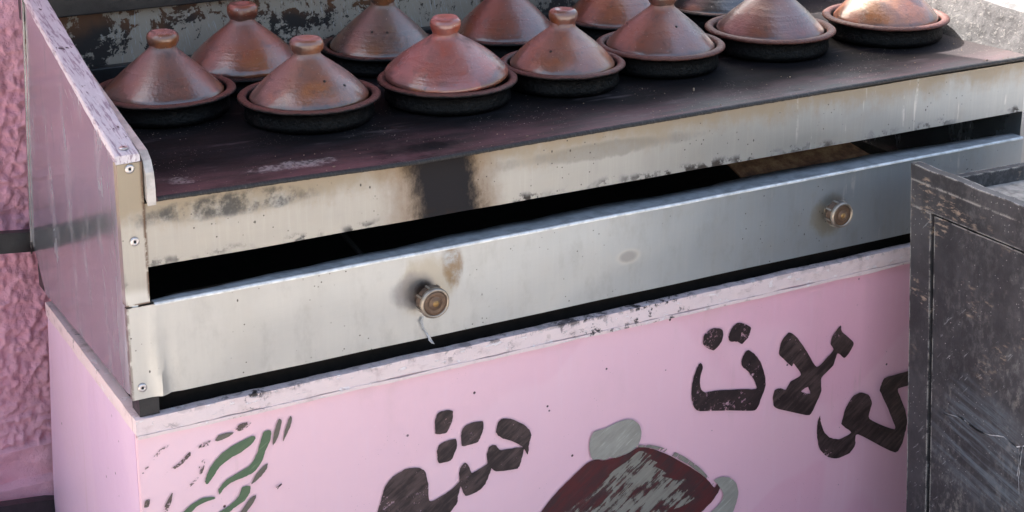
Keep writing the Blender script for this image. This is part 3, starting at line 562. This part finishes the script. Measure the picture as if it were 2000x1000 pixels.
def rivet(x, y, z, parent, nrm='Y'):
    me = lathe_me('rivet', [(.0078, 0), (.0078, .0016), (.0062, .0030), (.0030, .0034), (.0022, .0022), (0, .0018)], 20)
    o = link('rivet', me, MS['rivet'], parent, True); o.matrix_parent_inverse = world_of(parent).inverted()
    o.location = (x, y, z); o.rotation_euler = (R(90), 0, 0) if nrm == 'Y' else (0, 0, 0)
    h = link('hole', lathe_me('hole', [(.0021, .0), (.0021, .0030), (0, .0032)], 12), MS['hole'], o); h.matrix_parent_inverse = Matrix(); return o
for px in ((253, 330), (263, 472)): p = onY(*px, -.003); rivet(p.x, -.0025, p.z, stove)
p = onY(278, 757, -.004); rivet(p.x, -.0040, p.z, panel)
rivet(.019, .020, 1.0495, stove, 'Z')
# knobs
def knob(px, r):
    p = onY(px[0], px[1], -.030)
    root = link('control_knob', lathe_me('control_knob', [(0, .004), (r*.52, .004), (r*.52, .014), (r*.86, .016), (r, .020), (r*.97, .036), (r*.93, .0395), (r*.86, .041), (r*.84, .040), (0, .0395)], 40), MS['knob'], panel, True)
    root.matrix_parent_inverse = world_of(panel).inverted(); root.location = (p.x, -.003, p.z); root.rotation_euler = (R(90), 0, 0)
    def sub(n, prof, mat, seg=36):
        o = link(n, lathe_me(n, prof, seg), mat, root, True); o.matrix_parent_inverse = Matrix(); return o
    sub('rim_ring', [(r*.80, .0400), (r*.83, .0425), (r*.95, .0420), (r*1.01, .0385), (r*1.015, .0350), (r*.97, .0345)], MS['knobring'])
    sub('cap', [(r*.80, .0402), (r*.76, .0412), (r*.50, .0414), (r*.46, .0405), (r*.42, .0415), (r*.2, .0432), (0, .0436)], MS['knob'])
    sub('brass_boss', [(r*.22, .0428), (r*.18, .0444), (0, .0450)], MS['brass'], 20)
    sub('shaft', [(r*.50, -.002), (r*.50, .006), (r*.62, .009), (r*.62, .0145)], MS['knobring'])
    for k in range(8):
        t = 2*math.pi*k/8+.3; bmx = box_bm(-.0016, .0016, -.0012, .0022, .0185, .0345)
        o = from_bm('grip_rib', bmx, MS['knobring'], root); o.matrix_parent_inverse = Matrix(); o.location = (math.cos(t)*r*.985, math.sin(t)*r*.985, 0); o.rotation_euler = (0, 0, t-R(90))
    return root
knob((844, 588), .0285); knob((1637, 417), .0270)
# shred of plastic hanging under the first knob
bm = bmesh.new(); prev = None
for i, (x, y, wd) in enumerate(((826, 618, 1.6), (823, 628, 2.6), (826, 640, 2.0), (833, 650, 2.2), (838, 657, 2.6), (841, 665, 4), (846, 671, 3))):
    a, b = onY(x-wd, y, -.008-.002*(i % 2)), onY(x+wd, y+1, -.006-.003*((i+1) % 2)); cur = [bm.verts.new(a), bm.verts.new(b)]
    if prev: bm.faces.new((prev[0], prev[1], cur[1], cur[0]))
    prev = cur
bmesh.ops.solidify(bm, geom=bm.faces, thickness=.0006)
from_bm('plastic_shred', bm, MS['plastic'], panel)
# dark inside: floor tray, back, feet and plinth frame
box('inner_floor', .045, XR-.012, .06, YB-.04, .628, .640, MS['soot'], stove)
hexa('plinth_frame', [(.048, .045, .545), (XR-.03, .045, .545), (XR-.03, .70, .508), (.06, .70, .508), (.048, .045, .627), (XR-.03, .045, .627), (XR-.03, .70, .627), (.06, .70, .627)], MS['soot'], stove)
hexa('front_foot', [(.012, .002, .5836), (.046, .002, .5836), (.046, .044, .5836), (.012, .044, .5836), (.012, .002, .6165), (.046, .002, .6165), (.046, .044, .6165), (.012, .044, .6165)], MS['black'], stove)
box('inner_back', .045, XR-.012, YB-.035, YB-.025, .60, .95, MS['soot'], stove)
sheet('burner_tray', (1.34, .062, .745), (1.70, .062, .745), (1.58, .24, .842), (1.30, .24, .842), 12, 8, .004, MS['rust'], stove, lambda u, v, p, n: n*.006*nz(p.x*9, p.y*9))
bm = box_bm(-.004, .004, 0, .5, -.003, .003); o = from_bm('divider', bm, MS['soot'], stove); 
o.matrix_parent_inverse = world_of(stove).inverted(); o.location = (.46, .07, .76); o.rotation_euler = (R(10), 0, 0)
def tube(name, a, b, rad, mat):
    a, b = Vector(a), Vector(b); bm = bmesh.new()
    bmesh.ops.create_cone(bm, cap_ends=True, segments=14, radius1=rad, radius2=rad, depth=(b-a).length, matrix=Matrix.Translation((a+b)/2) @ (b-a).to_track_quat('Z', 'Y').to_matrix().to_4x4())
    return from_bm(name, bm, mat, stove, True)
tube('gas_pipe', (.10, .10, .742), (1.95, .10, .742), .011, MS['pipe'])
for bxx in (.30, .70, 1.10):
    o = link('burner', lathe_me('burner', [(.03, .0), (.075, .0), (.085, .012), (.085, .026), (.07, .034), (.03, .034), (.026, .02)], 32), MS['rust'], stove, True)
    o.matrix_parent_inverse = world_of(stove).inverted(); o.location = (bxx, .40, .762)
# griddle plate with a slightly sagging front edge
edge_px = [(290, 390), (550, 352), (820, 315), (1000, 283), (1250, 240), (1770, 150), (2000, 112), (2040, 105)]
epts = [onY(x, y, -.012) for x, y in edge_px]
def edge_z(x):
    for a, b in zip(epts, epts[1:]):
        if x <= b.x: return a.z+(b.z-a.z)*max(0, min(1, (x-a.x)/(b.x-a.x)))
    return epts[-1].z
def plate_disp(u, v, p, n):
    fall = max(0, 1-v*4.0); e = edge_z(p.x)-ZP
    return Vector((0, (.0022*nz(p.x*7, 1)+.0008*nz(p.x*45, 2))*(1 if v < .01 else 0), e*fall+.0015*nz(p.x*4, p.y*5, 2)*(1-fall)*0))
sheet('griddle_plate', (.056, -.012, ZP), (2.012, -.012, ZP), (2.012, YB-.02, ZP), (.056, YB-.02, ZP), 260, 60, .0055, MS['plate'], stove, plate_disp)
bm = bmesh.new(); rows = []
for i in range(401):
    x = .060+(2.008-.060)*i/400; z0 = edge_z(x); y0 = -.0125+.0022*nz(x*7, 1)+.0008*nz(x*45, 2); j = .0009*nz(x*120, 5)
    rows.append([bm.verts.new(c) for c in ((x, y0+.006, z0+.0016+j*.6), (x, y0-.001, z0+.0014+j), (x, y0-.0028+j, z0-.0015), (x, y0-.002+j, z0-.0048+j), (x, y0+.004, z0-.0062))])
for A_, B_ in zip(rows, rows[1:]):
    for k in range(4): bm.faces.new((A_[k], B_[k], B_[k+1], A_[k+1]))
from_bm('plate_edge', bm, MS['edge'], stove, True)
# left flange: bleached angle with rounded front corner
prof = [(-.012, .957), (-.013, .985), (-.009, 1.012), (.002, 1.030), (.022, 1.041), (.18, 1.062), (.45, 1.100), (YB-.03, 1.142), (YB-.03, .967), (.0, .9665)]
bm = bmesh.new(); lo = [bm.verts.new((.0435+.02*max(0, y)/YB, y, z)) for y, z in prof]; hi = [bm.verts.new((.0575+.02*max(0, y)/YB, y, z)) for y, z in prof]; k = len(prof)
bm.faces.new(lo); bm.faces.new(hi[::-1])
for i in range(k): bm.faces.new((lo[i], lo[(i+1) % k], hi[(i+1) % k], hi[i]))
from_bm('left_flange', bm, MS['flange'], stove, False, .0025)
# right flange: leaning ash grey sheet, then its dark chipped side panel and trim
def ash_disp(u, v, p, n): return n*.0015*nz(p.y*9, p.z*12)+Vector((0, 0, .002*nz(p.y*12, 3)*v))
sheet('right_flange', (2.0135, -.010, .960), (2.0135, YB-.02, .960), (2.052, YB-.02, 1.075), (2.052, -.008, 1.046), 50, 8, .004, MS['ashy'], stove, ash_disp)
hexa('right_panel', [(2.025, .012, .613), (2.06, .012, .613), (2.06, YB, .58), (2.025, YB, .58), (2.026, .012, .952), (2.064, .012, 1.03), (2.064, YB, 1.06), (2.026, YB, .952)], MS['side'], stove)
sheet('right_trim', (2.055, .012, 1.038), (2.085, .012, 1.052), (2.085, YB, 1.085), (2.055, YB, 1.070), 3, 60, .02, MS['ashy'], stove, lambda u, v, p, n: Vector((0, 0, .003*nz(p.y*22, p.x*50, 2))))
# back panel with peeling paint, its dark top rail and dark foot rail
sheet('back_panel', (.045, YB, .95), (2.05, YB, .95), (2.05, YB, 1.13), (.045, YB, 1.13), 40, 8, .006, MS['peel'], stove, warp(.002))
box('back_rail', .038, 2.05, YB-.022, YB+.008, 1.108, 1.20, MS['timber'], stove, .003)
box('foot_rail', .060, 2.00, YB-.030, YB-.006, .9655, .998, MS['timber'], stove, .003)

# ------------------------------------------------------------------ tagines
def make_tagine(label, x, y, rim, h, lidr, neckh, topd, tint, seed, tilt=(0, 0), off=(0, 0, 0), holes=(), dark=False, knobr=1.0):
    s = rim/.135; t = thing('tagine', label, 'tagine', (x, y, ZP), 'tagines on the griddle')
    rg = random.Random(seed*31); bul = rg.uniform(.015, .075); kz = rg.uniform(.85, 1.12); knobr *= rg.uniform(.90, 1.06); wobk = rg.uniform(.010, .022)
    hs = h/.052
    dp = [(0, .0005), (.106, .0005), (.1165, .0035), (.1222, .0095), (.1226, .016), (.1208, .025), (.1218, .037), (.1262, .0418), (.1325, .0428), (.1355, .0456), (.1352, .0485), (.1312, .0516), (.1255, .0524), (.1200, .0510), (.1172, .0465), (.1160, .038), (.1150, .022), (.100, .014), (0, .013)]
    dish = link('dish', lathe_me('dish', [(r*s, z*hs) for r, z in dp], 72, .010, seed), MS['dish'], t, True); dish.matrix_parent_inverse = Matrix()
    H = neckh
    lp = [(lidr*.93, .0), (lidr*.985, -.001), (lidr, .003), (lidr*.988, .009)]
    for i in range(1, 15):
        u = i/14; r = lidr*(1-u)+.0265*u+lidr*bul*math.sin(math.pi*min(1, u*1.08))*(1-u*.45); lp.append((r*.985, .009+(H-.009)*u))
    lp += [(.0252, H+.004), (.0250, H+.008), (0.02, H+.012)]
    lid = link('lid', lathe_me('lid', lp, 72, wobk, seed+3), MS['lid'], t, True); lid.matrix_parent_inverse = Matrix()
    lid.location = (off[0], off[1], h*.80+off[2]); lid.rotation_euler = (R(tilt[0]), R(tilt[1]), seed*1.3)
    lid.color = (*tint, 1)
    k = knobr
    kp = [(.0245, .0), (.0270*k, .004), (.0300*k, .010), (.0312*k, .018), (.0300*k, .0255), (.0255*k, .0300), (.0200*k, .0308), (.0150*k, .0285), (.008, .0265), (0, .026)]
    kp = [(a, b*kz) for a, b in kp]
    kn = link('lid_knob', lathe_me('lid_knob', kp, 40, .09, seed+5), MS['lid'], lid, True); kn.matrix_parent_inverse = Matrix(); kn.location = (0, 0, H+.005)
    kn.color = (tint[0]*.92, tint[1]*.85, tint[2]*.8, 1)
    for az, u in holes:
        ang = math.radians(az)-seed*1.3; rr = (lidr*(1-u)+.0265*u+lidr*bul*math.sin(math.pi*min(1, u*1.08))*(1-u*.45))*.985
        ho = link('vent_hole', lathe_me('vent_hole', [(0, -.004), (.0024, -.003), (.0028, .0), (.0022, .0009), (0, .0011)], 14), MS['hole'], lid, True); ho.matrix_parent_inverse = Matrix()
        ho.location = (rr*math.cos(ang), rr*math.sin(ang), .009+(H-.009)*u); ho.rotation_euler = (0, R(46), ang)
    return t
def tint(r, g, b): return tuple((c/255)**2.2*k for c, k in zip((r, g, b), (.58, .54, .36)))
# azimuth -120 deg looks towards the photographer
make_tagine('purplish brown tagine beside the lilac white trim of the stove', .232, .478, .135, .050, .1135, .088, 0, tint(150, 88, 76), 1, (1, -1), knobr=1.02)
make_tagine('orange brown tagine between the purplish one by the trim and the salmon red one', .460, .312, .135, .050, .1125, .084, 0, tint(160, 96, 70), 2, (0, 1), holes=((-88, .52), (-62, .36)), knobr=1.0)
make_tagine('salmon red tagine with its lid sitting tilted and askew on the dish', .745, .296, .138, .050, .1215, .080, 0, tint(190, 86, 66), 3, (-.5, 4.6), (-.003, -.002, .0165), knobr=.98)
make_tagine('glossy tan tagine with a hollow topped knob beside the tilted salmon red one', 1.005, .292, .128, .051, .1080, .082, 0, tint(160, 92, 68), 4, (0, 0), holes=((-140, .50),), knobr=.98)
make_tagine('mottled grey brown tagine between the hollow knobbed one and the ring marked one', 1.266, .322, .137, .054, .1150, .088, 0, tint(152, 86, 72), 5, (1, 0), holes=((-95, .62),))
make_tagine('dark red brown tagine with throwing rings beside the sunlit one', 1.562, .328, .143, .055, .1190, .092, 0, tint(140, 72, 58), 6, (0, -1))
make_tagine('sunlit tagine with a bright orange rim by the ash grey end flange', 1.872, .302, .142, .054, .1180, .090, 0, tint(168, 100, 70), 7, (0, 1))
make_tagine('matt terracotta tagine before the rusty end of the peeling back panel', .445, .618, .132, .040, .1150, .090, 0, tint(168, 92, 72), 8, (0, 0), (0, 0, .006))
make_tagine('grey brown tagine with two vent holes before the pale part of the peeling back panel', .752, .610, .133, .048, .1130, .092, 0, tint(138, 96, 82), 9, (0, 1), holes=((-133, .50), (-108, .50)))
make_tagine('reddish tagine with a pale sheen behind the tilted salmon red one', 1.045, .600, .133, .048, .1140, .094, 0, tint(150, 80, 68), 10)
make_tagine('rusty orange tagine behind the mottled grey brown one', 1.345, .612, .138, .048, .1180, .092, 0, tint(162, 86, 62), 11)
make_tagine('black lidded tagine behind the ring marked dark red brown one', 1.628, .610, .138, .048, .1180, .090, 0, (.012, .012, .014), 12)

# ------------------------------------------------------------------ black wooden box standing before the stove
BX, BY = 1.583, -.12
bx = thing('storage_box', 'worn black painted wooden box with a framed side panel before the pink cabinet', 'box', (BX+.35, BY-.35, GZ))
zt = .824; yb_t, yb_b = BY, -.190; yf = -.86
def yb(z): return yb_b+(yb_t-yb_b)*(z/zt)
def board(name, y0f, y1f, z0, z1, x0, x1, wob=.0012, ny=10, nz_=30):
    """board of the left side face; y limits may follow the leaning rear edge"""
    def dsp(u, v, p, n): return Vector((wob*.7*nz(p.y*6, p.z*5, 3), wob*nz(p.z*30, p.y*3, 7)*(1 if u > .99 else 0), wob*nz(p.y*25, p.z*4)*(1 if v > .99 else 0)))
    return sheet(name, (x0, y1f(z0), z0), (x0, y0f(z0), z0), (x0, y0f(z1), z1), (x0, y1f(z1), z1), ny, nz_, x1-x0, MS['box'], bx, dsp)
st = .058
board('rear_stile', lambda z: yb(z)-st, yb, GZ, .737, BX, BX+.03)
board('front_stile', lambda z: yf, lambda z: yf+.07, GZ, .737, BX, BX+.03)
board('top_rail', lambda z: yf, yb, .738, .792, BX-.0004, BX+.03, ny=60, nz_=8)
board('rim_board', lambda z: yf, lambda z: yb(z), .7925, zt, BX-.0012, BX+.022, .002, 80, 6)
board('bottom_rail', lambda z: yf+.0705, lambda z: yb(z)-st-.0005, GZ, .05, BX, BX+.03)
board('side_panel', lambda z: yf+.074, lambda z: yb(z)-st-.0075, .0535, .7325, BX+.003, BX+.02, .0016, 40, 50)
board('gap_backing', lambda z: yf+.06, lambda z: yb(z)-st+.01, .045, .745, BX+.021, BX+.026)
hexa('rear_board', [(BX+.0305, yb(0)-.02, GZ), (BX+.75, yb(0)-.02, GZ), (BX+.75, yb(0), GZ), (BX+.0305, yb(0), GZ), (BX+.0305, yb(.78)-.02, .783), (BX+.75, yb(.78)-.02, .772), (BX+.75, yb(.78), .772), (BX+.0305, yb(.78), .783)], MS['box'], bx, .002)
sheet('top_board', (BX+.0235, yf+.03, .752), (BX+.75, yf+.03, .745), (BX+.75, yb(.75)-.021, .745), (BX+.0235, yb(.75)-.021, .752), 20, 16, .015, MS['boxtop'], bx, lambda u, v, p, n: Vector((0, 0, .002*nz(p.x*7, p.y*7))))
box('front_board', BX+.0305, BX+.75, yf, yf+.02, GZ, .78, MS['box'], bx, .002)
box('right_board', BX+.7505, BX+.78, yf, yb(0)-.02, GZ, .78, MS['box'], bx, .002)

def drip(pts, wd):
    bm = bmesh.new(); prev = None
    for i, (x, y) in enumerate(pts):
        a, b = onX(x, y-wd*(1+.6*nz(i*3.1, 2)), BX+.0012), onX(x+wd*.7, y+wd*(1+.6*nz(i*2.3, 5)), BX+.0012); cur = [bm.verts.new(a), bm.verts.new(b)]
        if prev: bm.faces.new((prev[0], prev[1], cur[1], cur[0]))
        prev = cur
    bmesh.ops.solidify(bm, geom=bm.faces, thickness=.0012); from_bm('paint_drip', bm, MS['plastic'], bx)
drip([(1845, 808), (1866, 813), (1880, 818), (1892, 828), (1905, 838), (1920, 846), (1935, 850), (1948, 851), (1960, 853), (1973, 864), (1985, 873), (2010, 870), (2040, 878)], 1.1)
drip([(1990, 873), (1989, 890), (1990, 905), (1986, 930)], 1.3); drip([(1997, 872), (1993, 900), (1989, 935), (1990, 965)], 1.0)
# ------------------------------------------------------------------ small things
fp = onY(547, 948, -.004)
fly = thing('fly', 'small fly resting on the pink front panel', 'fly', fp)
me = lathe_me('body', [(0, -.0042), (.0010, -.0036), (.0015, -.001), (.0013, .0018), (.0011, .0024), (.0013, .0034), (0, .0044)], 10)
o = link('body', me, MS['fly'], fly, True); o.matrix_parent_inverse = Matrix(); o.rotation_euler = (0, R(60), 0)
for sgn in (-1, 1):
    bm = bmesh.new(); pts = [(0, 0, 0), (.002, -.0004, .0018*sgn), (.0056, -.0005, .0032*sgn), (.0062, -.0004, .0018*sgn), (.004, -.0002, .0003*sgn)]; bm.faces.new([bm.verts.new(q) for q in pts]); bmesh.ops.solidify(bm, geom=bm.faces, thickness=.0002)
    o = from_bm('wing', bm, MS['wing']); o.parent = fly; o.matrix_parent_inverse = Matrix(); o.location = (-.002, -.0012, 0); o.rotation_euler = (0, R(150), 0)
bm = bmesh.new()
for i in range(420):
    x, y = random.uniform(.09, 1.98), (random.random()**2.2)*.22+.002
    if any((x-a)**2+(y-b)**2 < .128**2 for a, b in ((.232, .478), (.46, .312), (.745, .296), (1.005, .292), (1.266, .322), (1.562, .328), (1.872, .302))): continue
    if nz(x*5, y*9, 3) < random.uniform(-.25, .35): continue
    zz = ZP+(edge_z(x)-ZP)*max(0, 1-y/.19); r = random.uniform(.0004, .0011)*(2.0 if i % 14 == 0 else 1)
    bmesh.ops.create_icosphere(bm, subdivisions=1, radius=r, matrix=Matrix.Translation((x, y, zz+r*.5)) @ Matrix.Diagonal((random.uniform(.8, 1.8), random.uniform(.7, 1.3), .7, 1)))
p = onZ(1355, 178, ZP); bmesh.ops.create_icosphere(bm, subdivisions=1, radius=.003, matrix=Matrix.Translation((p.x, p.y, ZP+.003)) @ Matrix.Diagonal((.7, .7, 1.6, 1)))
cr = from_bm('crumbs', bm, MS['crumb']); cr['kind'] = 'stuff'; tag(cr, 'brown crumbs and grit scattered along the griddle front', 'crumbs')
